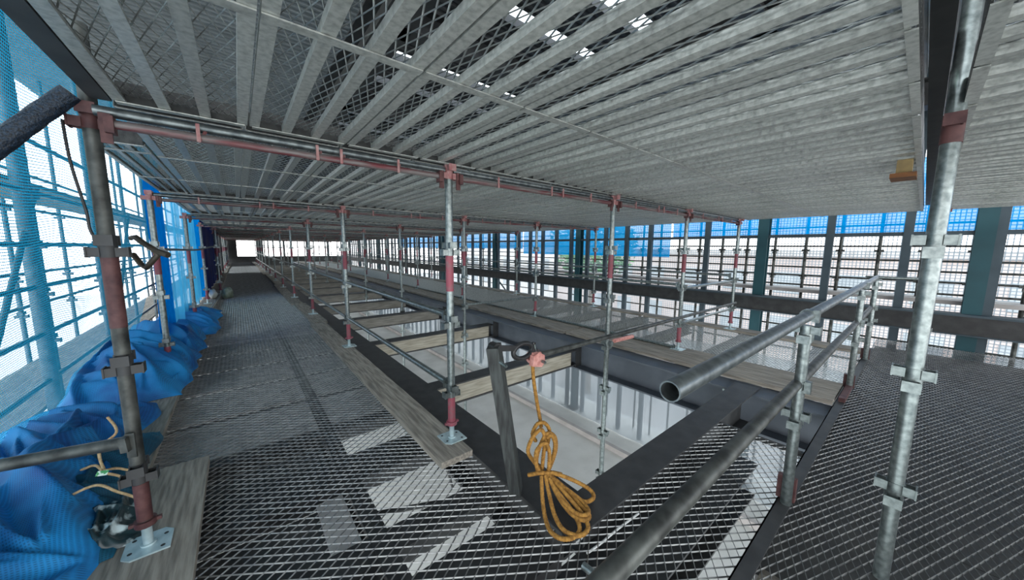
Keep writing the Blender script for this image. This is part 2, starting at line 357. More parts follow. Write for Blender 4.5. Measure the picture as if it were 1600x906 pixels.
# ================================================================== EXPANDED METAL
def expanded(nx, ny, px, py, w, h, x0=0.0, y0=0.0, z=0.0, tilt=0.5):
    mb = MB(); c, s_ = math.cos(tilt), math.sin(tilt)
    for j in range(2*ny):
        for i in range(2*nx+1):
            if (i+j) % 2: continue
            for di in (-1, 1):
                if not 0 <= i+di <= 2*nx: continue
                a = Vector((x0+i*px/2, y0+j*py/2, z)); b_ = Vector((x0+(i+di)*px/2, y0+(j+1)*py/2, z))
                d = (b_-a).normalized(); n = Vector((-d.y, d.x, 0)); 
                if n.y < 0: n = -n
                u = n*s_+Vector((0, 0, c)); v = n*c-Vector((0, 0, s_))
                q = []
                for p in (a, b_):
                    for e, f in ((-1, -1), (1, -1), (1, 1), (-1, 1)): q.append(p+v*(e*w/2)+u*(f*h/2))
                mb.add(q, [(0, 1, 5, 4), (1, 2, 6, 5), (2, 3, 7, 6), (3, 0, 4, 7)])
    return mb

# walkway and deck gratings: diamond 72 x 49 mm
PX, PY = 0.93/13, 0.049
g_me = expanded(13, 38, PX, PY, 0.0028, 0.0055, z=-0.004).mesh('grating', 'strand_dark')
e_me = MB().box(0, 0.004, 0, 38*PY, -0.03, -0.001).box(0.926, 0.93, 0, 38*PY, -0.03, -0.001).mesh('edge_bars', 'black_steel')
M['strand_lit'] = mat('lit_steel_strand', srgb(122, 121, 119), srgb(162, 160, 156), 12, 0.36, 0.6)  # lighter copy of the walkway strands: brighter light farther along put into colour
g_far = g_me.copy(); g_far.materials[0] = M['strand_lit']
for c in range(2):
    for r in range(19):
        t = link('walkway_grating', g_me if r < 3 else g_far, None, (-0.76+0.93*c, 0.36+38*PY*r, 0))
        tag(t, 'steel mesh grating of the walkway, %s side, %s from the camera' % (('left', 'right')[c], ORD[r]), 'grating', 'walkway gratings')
t = thing('corner_grating', 'open steel mesh grating between the black lip and the tube handrail', 'grating', (1.1, 0.36, 0))
expanded(25, 11, PX, PY, 0.0028, 0.0055, z=-0.004).build('mesh', 'strand_dark', t)
MB().box(1.765, 1.785, 0, 0.54, -0.035, 0).build('edge_bar', 'black_steel', t)
g2 = expanded(10, 66, 0.0924, 0.0341, 0.0026, 0.006, z=-0.005).mesh('grating', 'strand_dark')
for c in range(8):
    tag(link('deck_grating', g2, None, (0.35+0.924*c, 0.34-66*0.0341, 0)), 'steel mesh grating of the right-hand deck, %s from the photographer' % ORD[c], 'grating', 'right deck gratings')
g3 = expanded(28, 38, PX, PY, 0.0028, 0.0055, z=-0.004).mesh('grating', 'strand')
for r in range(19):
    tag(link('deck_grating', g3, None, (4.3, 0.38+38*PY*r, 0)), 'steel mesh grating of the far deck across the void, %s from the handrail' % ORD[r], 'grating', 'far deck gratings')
t = thing('deck_edge_bar', 'black angle bar edging the right-hand deck under the tube handrail', 'bar', (0.5, 0.345, 0))
MB().box(0, 6.3, -0.03, 0.03, -0.004, 0.012).box(0, 6.3, 0.024, 0.03, -0.06, 0.012).build('angle', 'black_steel', t)
MB().box(3.6, 4.25, -0.032, 0.012, 0.012, 0.05).build('red_cover', 'red_dark', t)

# ================================================================== TIMBER PLANKS
def plank(x0, x1, y0, y1, z0, label, m='wood', zt=0.042, group=None):
    return tag(MB().box(x0, x1, y0, y1, 0, zt).build('wood_plank', m, loc=(0, 0, z0)), label, 'plank', group)
for k, (y0, y1) in enumerate(((1.74, 6.55), (6.6, 9.1), (9.2, 14.2), (14.3, 19.5), (19.6, 25), (25.1, 31), (31.1, 36.5))):
    dx_ = (0, 0.05, 0.0, 0.06, 0, 0.03, 0)[k]
    plank(0.875+dx_, 1.1+dx_, y0, y1, 0, 'timber plank under the guard-rail poles, %s from the camera' % ORD[k], group='planks along the guard rail')
plank(-0.5, -0.23, 1.55, 2.72, 0, 'short weathered plank under the base plate of the left front pole')
for k, (y0, y1) in enumerate(((1.3, 4.95), (5.0, 7.9), (8.0, 13), (13.1, 20), (20.1, 27), (27.1, 36))):
    plank(-0.76, -0.5+(0, 0.02, 0.06, 0.02, 0, 0.03)[k], y0, y1, 0, 'long plank along the left edge by the blue net, %s from the camera' % ORD[k], group='planks along the left edge')
for k, (y0, y1) in enumerate(((0.38, 3.5), (3.55, 7.5), (7.55, 13), (13.1, 20), (20.1, 28), (28.1, 36))):
    plank(3.98, 4.29, y0, y1, 0, 'plank on the deep beam edging the far deck, %s from the handrail' % ORD[k], group='planks along the far deck')
    plank(4.3, 4.6, y0, y1, 0.0, 'plank beneath the poles of the far deck, %s from the handrail' % ORD[k], group='pole planks of the far deck')
    plank(6.32, 6.57, y0, y1, 0, 'toe plank on the facade side of the far deck, %s from the handrail' % ORD[k], group='toe planks by the facade')

# ================================================================== OVERHEAD MESH BOARDS
BW = 0.3905
zb = 1.87                                  # underside of the joists
def board_parts(L, straps, flat=False):
    mm = MB(); x0 = -0.183
    mesh_ = expanded(13, round(L/0.09), 0.366/13, L/round(L/0.09), 0.0024, 0.0044, x0, 0.0, 0.031, 0.6)
    def joist(x, s):
        j = MB(); t = 0.003; wj = 0.034; D = 0.026
        j.box(x-wj/2, x+wj/2, 0.012, L-0.012, 0, t); j.box(x-wj/2, x-wj/2+t, 0.012, L-0.012, t, D)
        j.box(x-wj/2+t, x+wj/2-0.006, 0.012, L-0.012, D-t, D); j.box(x+wj/2-t, x+wj/2, 0.012, L-0.012, t, 0.009)
        return j
    js = [joist(x, 0) for x in (-0.1745, -0.058, 0.058, 0.1745)]
    ends = []; lips = []
    for y, s in ((0, 1), (L, -1)):
        e = MB(); e.box(x0, -x0, min(y, y+s*0.004), max(y, y+s*0.004), 0.0, 0.075); e2 = MB()
        e2.box(x0, -x0, min(y, y+s*0.03), max(y, y+s*0.022), -0.006, -0.002); ends.append(e); lips.append(e2)
    st = []
    for y in straps:
        q = MB(); q.box(x0-0.008, -x0+0.008, y-0.016, y+0.016, -0.005, -0.001); st.append(q)
    return mesh_, js, ends, st, lips
def make_board(L, straps, loc, label):
    t = thing('mesh_deck_board', label, 'deck board', loc, group='overhead mesh deck boards')
    mesh_, js, ends, st, lips = board_parts(L, straps)
    mesh_.build('mesh', 'strand', t)
    for j in js: j.build('joist', 'galv_board', t)
    for e in ends: e.build('end_channel', 'end_shade', t)
    for e in lips: e.build('end_lip', 'galv_board', t)
    for q in st: q.build('cross_strap', 'galv_board', t)
    return t
def make_board_flat(L, straps):
    mesh_, js, ends, st, lips = board_parts(L, straps)
    for q in js+ends+st+lips: mesh_.add(q.v, q.f)
    return mesh_.mesh('deck_board', 'galv_board')
flat_me = None
spans = [(-1.93, -0.035, (0.95,), -0.317, 18), (0.06, 1.925, (0.94,), -0.317, 18)]
for a, c in zip(ROWS[:-1], ROWS[1:]):
    L = c-a; spans.append((a+0.025, c-0.025, (L*0.335, L*0.655), -0.56 if a > 2 else -0.33, 19 if a > 2 else 18))
spans.append((32.725, 36.6, (1.3, 2.6), -0.56, 19))
RN = ['right behind the camera line', 'directly overhead'] + ['the %s bay ahead' % o for o in ORD[:14]]
flats = {}
for ri, (y0, y1, straps, xs, n) in enumerate(spans):
    src = None
    for i in range(n):
        lab = 'galvanised ceiling deck board, row %s, %s from the left edge' % (RN[ri], ORD[i])
        loc = (xs+BW/2+BW*i, y0, zb)
        if ri < 4:
            if src is None: src = make_board(y1-y0, straps, loc, lab)
            else: dup(src, loc, lab)
        else:
            key = round(y1-y0, 3)
            if key not in flats: flats[key] = make_board_flat(y1-y0, straps)
            tag(link('mesh_deck_board', flats[key], None, loc), lab, 'deck board', 'overhead mesh deck boards')

t = make_board(2.05, (0.2, 1.15), (-0.445, 2.64, zb), 'narrow ceiling deck board on the outer side above the left poles'); t.scale.x = 0.54
tag(MB().box(-0.372, -0.318, -1.9, 1.93, 0, 0.07).box(-0.372, -0.366, -1.9, 1.93, 0.07, 0.1).build('edge_channel', 'black_steel', loc=(0, 0, zb)), 'dark steel channel along the left edge of the overhead boards', 'beam')
tag(MB().box(0.4, 7.3, 0.008, 0.055, 0, 0.12).build('gap_light_stop', 'black_steel', loc=(0, 0, 1.99)), 'dark bar added to block light above the gap between overhead board rows', 'beam')  # bar added to stop light leaking down through the gap
# ================================================================== SCAFFOLD POLES
R = 0.0243
def pocket(mb, ang, z):
    """U-shaped wedge pocket welded to the tube, open at the top"""
    c, s_ = math.cos(ang), math.sin(ang); ax = Vector((c, s_, 0)); ay = Vector((-s_, c, 0)); t = 0.004; hw = 0.021; h = 0.036
    def bx(a0, a1, b0, b1, z0, z1):
        v = []
        for zz in (z0, z1):
            for a_, b_ in ((a0, b0), (a1, b0), (a1, b1), (a0, b1)): v.append(ax*a_+ay*b_+Vector((0, 0, zz)))
        mb.add(v, [(3,2,1,0),(4,5,6,7),(0,1,5,4),(1,2,6,5),(2,3,7,6),(3,0,4,7)])
    bx(0.02, 0.056, hw-t, hw, z, z+h); bx(0.02, 0.056, -hw, -hw+t, z, z+h); bx(0.052, 0.057, -hw-0.004, hw+0.004, z-0.002, z+h+0.003)
def flange_mesh(m):
    mb = MB()
    for a in (PI/2, -PI/2): pocket(mb, a, 0.006)
    for a in (0, PI): pocket(mb, a, -0.04)
    mb.tube((0, 0, -0.042), (0, 0, 0.044), R+0.003, 14)
    return mb.mesh('wedge_flange', m)
FL = {k: flange_mesh(k) for k in ('galv', 'flange_red', 'red_dark', 'black_steel', 'galv_old', 'outer_tube')}
_tub = {}
def tube_me(z0, z1, m, r=R):
    k = (round(z0, 3), round(z1, 3), m, r)
    if k not in _tub: _tub[k] = MB().tube((0, 0, z0), (0, 0, z1), r, 16).mesh('tube', m)
    return _tub[k]
def base_me():
    mb = MB(); s_ = 0.075; c = 0.03
    poly = [(-s_+c, -s_), (s_, -s_), (s_, s_-c), (s_-c, s_), (-s_, s_), (-s_, -s_+c)]
    mb.prism(poly, (0, 0, 0), (1, 0, 0), (0, 1, 0), (0, 0, 1), 0.007)
    mb.tube((0, 0, 0.005), (0, 0, 0.014), 0.026, 12)
    return mb
BASE = base_me().mesh('base_plate', 'plate_zinc')
HOLES = MB()
for a, b_ in ((-0.05, 0.05), (0.05, -0.05), (0.052, 0.03), (-0.052, -0.03)): HOLES.tube((a, b_, 0.006), (a, b_, 0.0076), 0.008, 10)
HOLES = HOLES.mesh('bolt_holes', 'black_steel')
SCREW = MB().tube((0, 0, 0.01), (0, 0, 0.13), 0.017, 12).mesh('jack_screw', 'plate_zinc')
COLL = MB().tube((0, 0, 0.1), (0, 0, 0.125), 0.036, 14).box(-0.05, 0.05, -0.008, 0.008, 0.106, 0.12)
COLL = {k: COLL.mesh('jack_collar', k) for k in ('red', 'red_dark')}
FZ = [0.385+0.4795*k for k in range(-9, 5)]
def pole(x, y, z0, z1, label, group=None, mt='galv', fl='galv', topfl='flange_red', reds=((1.07, 1.31), (0.15, 0.34)), red='red', jack=True, lean=(0, 0), fz=None, rotz=0.0):
    t = thing('scaffold_pole', label, 'pole', (x, y, z0), (lean[0], lean[1], rotz), group)
    zs = 0.11 if jack else 0.0
    link('tube', tube_me(zs, z1-z0, mt), t)
    if jack:
        b_ = link('base_plate', BASE, t); link('bolt_holes', HOLES, b_)
        link('jack_screw', SCREW, t); link('jack_collar', COLL[red], t)
    for z in (fz if fz is not None else FZ):
        if z0+0.1 < z < z1+0.01:
            link('wedge_flange', FL[topfl if 1.6 < z < 1.9 else fl], t, (0, 0, z-z0))
    for a, c in reds:
        if a > z0: link('painted_band', tube_me(a-z0, c-z0, red, R+0.0012), t)
    return t
GR = 'scaffold poles under the mesh ceiling'
# left edge
pole(-0.395, 2.03, 0.042, 2.15, 'weathered pole in the left foreground on a bare zinc base plate', GR, 'galv_old', 'black_steel', 'red_dark', ((1.02, 1.31), (0.17, 0.34)), 'red_dark')
LY = [4.73, 7.5, 10.3, 12.2] + ROWS[5:]
for k, y in enumerate(LY):
    pole(-0.62 if k != 3 else -0.45, y, 0.042, 1.83, 'scaffold pole on the left plank behind the left foreground pole, %s along the blue net' % ORD[k], GR)
for k, y in enumerate(ROWS):
    lab = 'guard-rail pole at the corner of the void, nearest of its row, red band' if k == 0 else 'guard-rail pole on the right plank of the walkway, %s behind the corner pole' % ORD[k-1]
    pole(1.065, y, 0.042, 1.83, lab, GR)
for k, y in enumerate(ROWS):
    pole(2.85, y, LOW, 1.83, 'pole rising through the open void from the lower floor, %s from the rope' % ORD[k], GR, jack=False, reds=((1.07, 1.31),))
for k, y in enumerate(ROWS):
    pole(4.46, y, 0.042, 1.83, 'pole on the plank at the near edge of the far deck, %s from the handrail' % ORD[k], GR)
for k, y in enumerate(ROWS):
    pole(6.3 if k else 6.36, y, 0.042, 1.83, 'pole on the facade side of the far deck, %s from the handrail' % ORD[k], GR)
rp = pole(1.99, -0.02, 0.0, 2.6, 'thick bright pole in the right foreground standing on the right deck', GR, 'galv', 'galv', 'red_dark', (), 'red_dark', jack=False, fz=(0.39, 0.865, 1.372))
mb = MB(); pocket(mb, PI, 0.0); mb.tube((0, 0, -0.055), (0, 0, 0.044), R+0.003, 14)
mb.build('wedge_flange', 'red_dark', rp, (0, 0, 1.79))
pole(6.5, -0.1, 0.0, 1.86, 'thin red pole on the right deck behind the right foreground pole', GR, 'red', 'galv', 'flange_red', (), jack=False)
# handrail posts
for k, (x, zt) in enumerate(((2.18, 0.985), (4.58, 0.99), (6.02, 1.0))):
    lab = ('short handrail post on the deck edge bar nearest the photographer', 'middle short handrail post of the tube handrail', 'far short handrail post near the facade')[k]
    t = pole(x, 0.335, 0.012, zt, lab, 'handrail posts', fz=(0.1, 0.49, 0.94), jack=False, reds=())
    MB().box(0.028, 0.06, -0.03, 0.05, 0.0, 0.13).build('red_wedge', 'red_dark', t)

# ================================================================== TUBES: ledgers, guard rails, handrails
def rail(p0, p1, label, group=None, m='galv', r=R, ends=True, name='guard_rail', hollow=False, cat='rail', endm='galv'):
    p0 = Vector(p0); p1 = Vector(p1); d = (p1-p0).normalized()
    t = thing(name, label, cat, p0, group=group); q = p1-p0
    MB().tube((0, 0, 0), q, r, 18 if hollow else 12, r*0.86 if hollow else None).build('tube', m, t)
    if ends:
        for a, s_ in ((Vector((0, 0, 0)), -1), (q, 1)):
            mb = MB(); c = a - d*s_*0.0
            mb.obox(c-d*0.012+Vector((0, 0, -0.005)), c+d*0.012+Vector((0, 0, -0.005)), 0.05, 0.06)
            mb.obox(c+d*s_*0.012+Vector((0, 0, 0.035)), c+d*s_*0.012+Vector((0, 0, -0.07)), 0.008, 0.03, d)
            mb.build('wedge_end', endm, t)
    return t
for k in range(len(ROWS)-1):
    for z, nm in ((0.905, 'upper'), (0.425, 'lower')):
        rail((1.065, ROWS[k]+0.06, z), (1.065, ROWS[k+1]-0.06, z), '%s guard rail along the void, %s bay from the corner pole' % (nm, ORD[k]), 'guard rails along the void', r=0.0213)
    for z, nm in ((0.905, 'upper'), (0.06, 'lower')):
        rail((4.46, ROWS[k]+0.06, z+0.0), (4.46, ROWS[k+1]-0.06, z), '%s rail between poles of the far deck, %s bay from the handrail' % (nm, ORD[k]), 'rails of the far deck', r=0.0213)
    rail((6.3, ROWS[k]+0.06, 0.95), (6.3, ROWS[k+1]-0.06, 0.95), 'rail on the facade side of the far deck, %s bay from the handrail' % ORD[k], 'facade side rails', r=0.0213)
XS = [-0.4, 1.065, 2.85, 4.46, 6.3]
for k, y in enumerate(ROWS):
    for j in range(4):
        x0 = XS[j] if not (j == 0 and k) else -0.62
        where = '%s bay from the left, %s row from the camera' % (ORD[j], ORD[k])
        rail((x0+0.03, y, 1.835), (XS[j+1]-0.03, y, 1.835), 'grey ceiling tube, '+where, 'ceiling ledgers', 'galv_dark', r=0.019, ends=False, name='ceiling_ledger', cat='tube')
        t = rail((x0+0.07, y-0.02, 1.79), (XS[j+1]-0.07, y-0.02, 1.79), 'reddish ceiling tube, '+where, 'red ceiling ledgers', m='red_worn', r=0.0165, ends=(k < 3), name='ceiling_ledger', cat='tube', endm='red_dark')
        if k < 2:
            for f in (0.18, 0.5, 0.58, 0.8):
                mb = MB(); c = Vector((XS[j+1]-x0-0.14, 0, 0))*f
                mb.obox(c+Vector((0, -0.022, -0.02)), c+Vector((0, -0.022, 0.05)), 0.012, 0.006, (0, 1, 0)); mb.obox(c+Vector((0.03, 0.022, 0.05)), c+Vector((0, -0.022, -0.02)), 0.008, 0.008)
                mb.build('hook', 'flange_red', t)
rail((0.73, 0.33, 1.035), (6.06, 0.33, 1.045), 'open-ended top tube of the handrail crossing the right of the photo', 'deck handrail tubes', 'galv_dark', r=R, hollow=True, ends=False, name='handrail_tube', cat='handrail')
rail((0.40, 0.345, 0.68), (6.06, 0.345, 0.67), 'lower tube of the handrail running off the bottom of the photo', 'deck handrail tubes', m='galv_old', r=R, hollow=True, ends=False, name='handrail_tube', cat='handrail')
rail((5.9, 0.42, 1.05), (6.02, -0.0, 1.05), 'short tube stub across the far end of the top handrail', None, r=0.018, ends=False, name='tube_stub', cat='tube')
for k, x in enumerate((2.18, 4.58, 6.02)):
    for z in (1.035, 0.67):
        t = tag(MB().tube((-0.022, 0, 0), (0.022, 0, 0), R+0.007, 14, R+0.0005).box(-0.018, 0.018, -0.045, -0.02, -0.03, 0.03).build('tube_clamp', 'galv', loc=(x+0.0, 0.335, z)), 'clamp holding the %s handrail tube to the %s post from the photographer' % ('top' if z > 0.9 else 'lower', ORD[k]), 'clamp', 'handrail clamps')
# transverse tube on the left front pole, leaving the frame
rail((-0.41, 2.0, 0.545), (-1.35, 2.36, 0.47), 'grey tube fixed to the left foreground pole and passing out through the net', None, 'galv_old', 0.0243, name='side_tube', cat='tube', endm='galv_old')
rail((-0.64, 4.84, 0.075), (-0.42, 12.1, 0.075), 'long loose tube lying along the left edge plank', None, 'galv', 0.02, ends=False, name='loose_tube', cat='tube')
# pipe held by the rope clamp
rail((1.288, 1.35, 0.74), (6.3, 1.88, 0.5), 'brown thin pipe held over the void by the rope clamp', None, 'galv_old', 0.0172, ends=False, name='cross_pipe', cat='tube')
t = rail((2.9, 1.9, 0.432), (3.32, 1.95, 0.40), 'short pink sleeve clamped to the pole in the void', None, 'pink', 0.0215, ends=False, name='pipe_sleeve', cat='tube')
tag(MB().tube((1.04, 0.78, 0.022), (1.06, 0.55, 0.022), 0.016, 14, 0.012).build('short_pipe', 'galv'), 'short grey pipe lying on the mesh at the bottom edge of the photo', 'pipe')
for k, (x0, x1, y, z) in enumerate(((4.5, 6.3, 1.95, 0.86), (4.5, 6.3, 1.95, 0.39), (2.9, 4.42, 4.73, 0.42))):
    rail((x0, y, z), (x1, y, z), 'cross rail from the far deck pole towards the facade, %s of three' % ('upper', 'lower', 'farthest')[k], 'far deck cross rails', r=0.019)

# ================================================================== ROPE, CLAMP, HOOK, STRUT
def rope(pts, per=40, r=0.0112): return MB().sweep(spline(pts, per), r, 12, 260.0, 3)
t = thing('coiled_rope', 'ochre rope hanging from the pink clamp, its coil resting on the black lip', 'rope', (1.2, 1.2, 0.0))
def loc(P): return [(x-1.2, y-1.2, z) for x, y, z in P]
rope(loc([(1.245, 1.335, 0.735), (1.25, 1.33, 0.62), (1.262, 1.31, 0.48), (1.27, 1.29, 0.385), (1.25, 1.26, 0.36)])).build('hanging_line', 'rope', t)
rope(loc([(1.20, 1.25, 0.30), (1.175, 1.25, 0.35), (1.21, 1.25, 0.395), (1.255, 1.24, 0.39), (1.285, 1.23, 0.34), (1.275, 1.23, 0.27), (1.245, 1.22, 0.24)])).build('knot_loop', 'rope', t)
up = [
 [(1.22, 1.24, 0.14), (1.17, 1.23, 0.2), (1.125, 1.23, 0.28), (1.15, 1.22, 0.355), (1.21, 1.22, 0.375), (1.23, 1.21, 0.32), (1.21, 1.2, 0.22), (1.2, 1.2, 0.13)],
 [(1.19, 1.22, 0.13), (1.18, 1.22, 0.22), (1.2, 1.21, 0.3), (1.25, 1.21, 0.345), (1.31, 1.21, 0.3), (1.32, 1.21, 0.22), (1.27, 1.2, 0.15), (1.23, 1.2, 0.11)],
 [(1.2, 1.19, 0.13), (1.15, 1.19, 0.21), (1.15, 1.19, 0.29), (1.2, 1.18, 0.32), (1.235, 1.18, 0.26), (1.225, 1.17, 0.17), (1.22, 1.17, 0.12)],
 [(1.25, 1.2, 0.12), (1.29, 1.2, 0.2), (1.3, 1.2, 0.27), (1.27, 1.2, 0.33), (1.23, 1.2, 0.33)]]
for p in up: rope(loc(p)).build('upper_loop', 'rope', t)
rope(loc([(1.13, 1.23, 0.14), (1.16, 1.18, 0.165), (1.22, 1.16, 0.15), (1.28, 1.16, 0.12), (1.335, 1.18, 0.08), (1.29, 1.2, 0.1)])).build('wrap', 'rope', t)
lowl = [
 [(1.17, 1.17, 0.15), (1.13, 1.12, 0.08), (1.09, 1.06, 0.035), (1.055, 0.99, 0.026), (1.06, 0.93, 0.026), (1.11, 0.895, 0.026), (1.17, 0.905, 0.03), (1.2, 0.97, 0.05), (1.2, 1.08, 0.1), (1.2, 1.16, 0.14)],
 [(1.19, 1.16, 0.15), (1.16, 1.1, 0.09), (1.12, 1.02, 0.045), (1.1, 0.94, 0.035), (1.14, 0.88, 0.03), (1.2, 0.88, 0.035), (1.23, 0.94, 0.05), (1.23, 1.05, 0.09), (1.22, 1.15, 0.13)],
 [(1.21, 1.16, 0.14), (1.2, 1.08, 0.08), (1.19, 0.98, 0.05), (1.21, 0.915, 0.045), (1.26, 0.92, 0.04), (1.27, 0.99, 0.05), (1.26, 1.08, 0.09), (1.23, 1.16, 0.13)],
 [(1.23, 1.16, 0.15), (1.3, 1.1, 0.12), (1.37, 1.04, 0.075), (1.39, 1.0, 0.05), (1.36, 0.975, 0.045), (1.31, 0.99, 0.045), (1.27, 1.05, 0.07), (1.23, 1.13, 0.12)],
 [(1.2, 1.17, 0.15), (1.25, 1.1, 0.1), (1.29, 1.02, 0.06), (1.285, 0.95, 0.045), (1.24, 0.92, 0.055), (1.2, 0.96, 0.06), (1.19, 1.06, 0.09), (1.2, 1.14, 0.14)]]
for p in lowl: rope(loc(p)).build('lower_loop', 'rope', t)
# swivel coupler
t = thing('rope_clamp', 'faded pink scaffold coupler gripping the pipe end above the hanging rope', 'clamp', (1.27, 1.35, 0.74), (0, 0.05, 0.1))
MB().tube((-0.035, 0, 0), (0.035, 0, 0), 0.034, 16, 0.018).build('jaw', 'pink', t)
MB().prism([(-0.05, -0.028), (0.03, -0.045), (0.055, -0.02), (0.05, 0.02), (0.0, 0.045), (-0.045, 0.03)], (0, -0.038, -0.012), (1, 0, 0), (0, 0, 1), (0, 1, 0), 0.028).build('cover_plate', 'pink', t)
MB().tube((0.0, -0.01, 0.03), (-0.012, -0.01, 0.075), 0.006, 8).tube((0.02, -0.045, -0.02), (0.02, -0.07, -0.022), 0.009, 6).build('bolt', 'galv', t)
# hook
t = thing('safety_hook', 'black scaffold hook linking the timber strut to the pink clamp', 'hook', (1.1, 1.35, 0.78))
oval = [(0.085+0.06*math.cos(a)*1.15, 0, 0.01+0.042*math.sin(a)) for a in [2*PI*k/28 for k in range(29)]]
MB().sweep(oval, 0.014, 8).build('ring', 'black_rubber', t)
MB().obox((-0.11, 0, 0.06), (0.035, 0, 0.035), 0.022, 0.028).tube((-0.105, -0.02, 0.06), (-0.105, 0.03, 0.06), 0.03, 12).build('shank', 'black_rubber', t)
MB().obox((0.14, 0, 0.0), (0.2, 0, -0.03), 0.03, 0.04).tube((0.16, 0, 0.0), (0.165, 0, 0.045), 0.012, 8).build('latch', 'black_rubber', t)
# strut
t = thing('timber_strut', 'dark timber strut leaning at the near corner of the void', 'timber', (1.14, 1.34, -0.03))
MB().obox((0, 0, 0), (-0.155, 0.01, 0.885), 0.082, 0.062, (0.65, -0.75, 0)).build('post', 'wood_dark', t)
MB().tube((-0.15, -0.09, 0.8), (-0.15, 0.07, 0.83), 0.008, 8).build('bolt', 'galv', t)
# left hook and lifeline
t = thing('safety_hook', 'dark bronze open hook hanging at the left foreground pole', 'hook', (-0.33, 2.08, 1.31))
dv = Vector((0.774, -0.633, 0))
hk = lambda a, z: dv*a+Vector((0, 0.02, z))
MB().sweep([hk(*q) for q in ((-0.02, 0.07), (0.0, 0.075), (0.03, 0.05), (0.075, 0.022), (0.085, 0.0), (0.05, -0.035), (0.03, -0.055), (0.01, -0.04), (-0.02, 0.005))], 0.009, 8, sx=1.3).build('hook_body', 'hook_brown', t)
MB().tube(hk(0.07, 0.02), hk(0.13, 0.0), 0.012, 8).build('swivel', 'hook_brown', t)
pts = spline([(-0.24, 2.05, 1.325), (-0.42, 3.2, 1.33), (-0.585, 4.7, 1.315), (-0.585, 7.5, 1.285), (-0.585, 9.0, 1.28), (-0.585, 10.3, 1.3), (-0.5, 12.2, 1.345)], 10)
tag(MB().sweep(pts, 0.02, 8, sx=0.35).build('lifeline', 'belt'), 'grey lifeline belt sagging along the left poles from the bronze hook', 'belt')

# ================================================================== NETS ON THE LEFT
def sheet(name, m, fn, nu, nv, label, cat, kind=None):
    mb = MB(); mb.uv = []
    for j in range(nv+1):
        for i in range(nu+1):
            p, uv = fn(i/nu, j/nv); mb.v.append(tuple(p)); mb.uv.append(uv)
    mb.f = [(j*(nu+1)+i, j*(nu+1)+i+1, (j+1)*(nu+1)+i+1, (j+1)*(nu+1)+i) for j in range(nv) for i in range(nu)]
    mb.sm = [True]*len(mb.f)
    return tag(mb.build(name, m), label, cat, None, kind)
def hang(u, v):
    y = 0.3+6.2*u; z = 2.6-2.4*v
    x = -0.72-0.4*v**1.5*(1 if y < 6 else 1)-0.03*math.sin(y*3.0)*v+0.05*noise.noise((y*0.9, z*0.8, 0))
    return (x, y, z), (6.2*u+0.02*math.sin(z*7), 2.5*v+0.03*math.sin(y*4))
sheet('safety_net', 'net_blue', hang, 90, 40, 'blue safety net with open weave hanging behind the left foreground pole', 'net')
def fold(y0, y1, x, amp, f, seed, zt=2.1, zb_=0.15):
    def fn(u, v):
        y = y0+(y1-y0)*u; z = zt-(zt-zb_)*v
        return (x+amp*math.sin(f*y*2*PI+1.5*noise.noise((y*2, z*0.8, seed))), y+0.06*noise.noise((y, z*1.3, seed+4)), z), (y, z)
    return fn
sheet('net_curtain', 'net_strip', fold(5.6, 6.25, -0.74, 0.05, 4, 1), 60, 30, 'bright blue gathered net hanging beside the second left pole', 'net')
sheet('net_curtain', 'net_sheer', fold(6.3, 10.6, -0.76, 0.06, 1.6, 2), 120, 20, 'pale sheer blue net curtain between the gathered net and the navy tarpaulin', 'net')
sheet('net_curtain', 'net_strip', fold(10.6, 11.4, -0.74, 0.05, 3, 3), 50, 20, 'blue strip of net at the near edge of the navy tarpaulin', 'net')
sheet('tarpaulin', 'navy', fold(11.4, 22.0, -0.74, 0.04, 0.9, 5, 2.2, 0.05), 120, 10, 'dark navy tarpaulin hanging on the left side far along the walkway', 'tarpaulin')
sheet('tarpaulin', 'navy', fold(29.0, 36.8, -0.74, 0.04, 0.9, 6, 2.2, 0.05), 90, 10, 'second dark tarpaulin hanging at the far end of the walkway', 'tarpaulin')
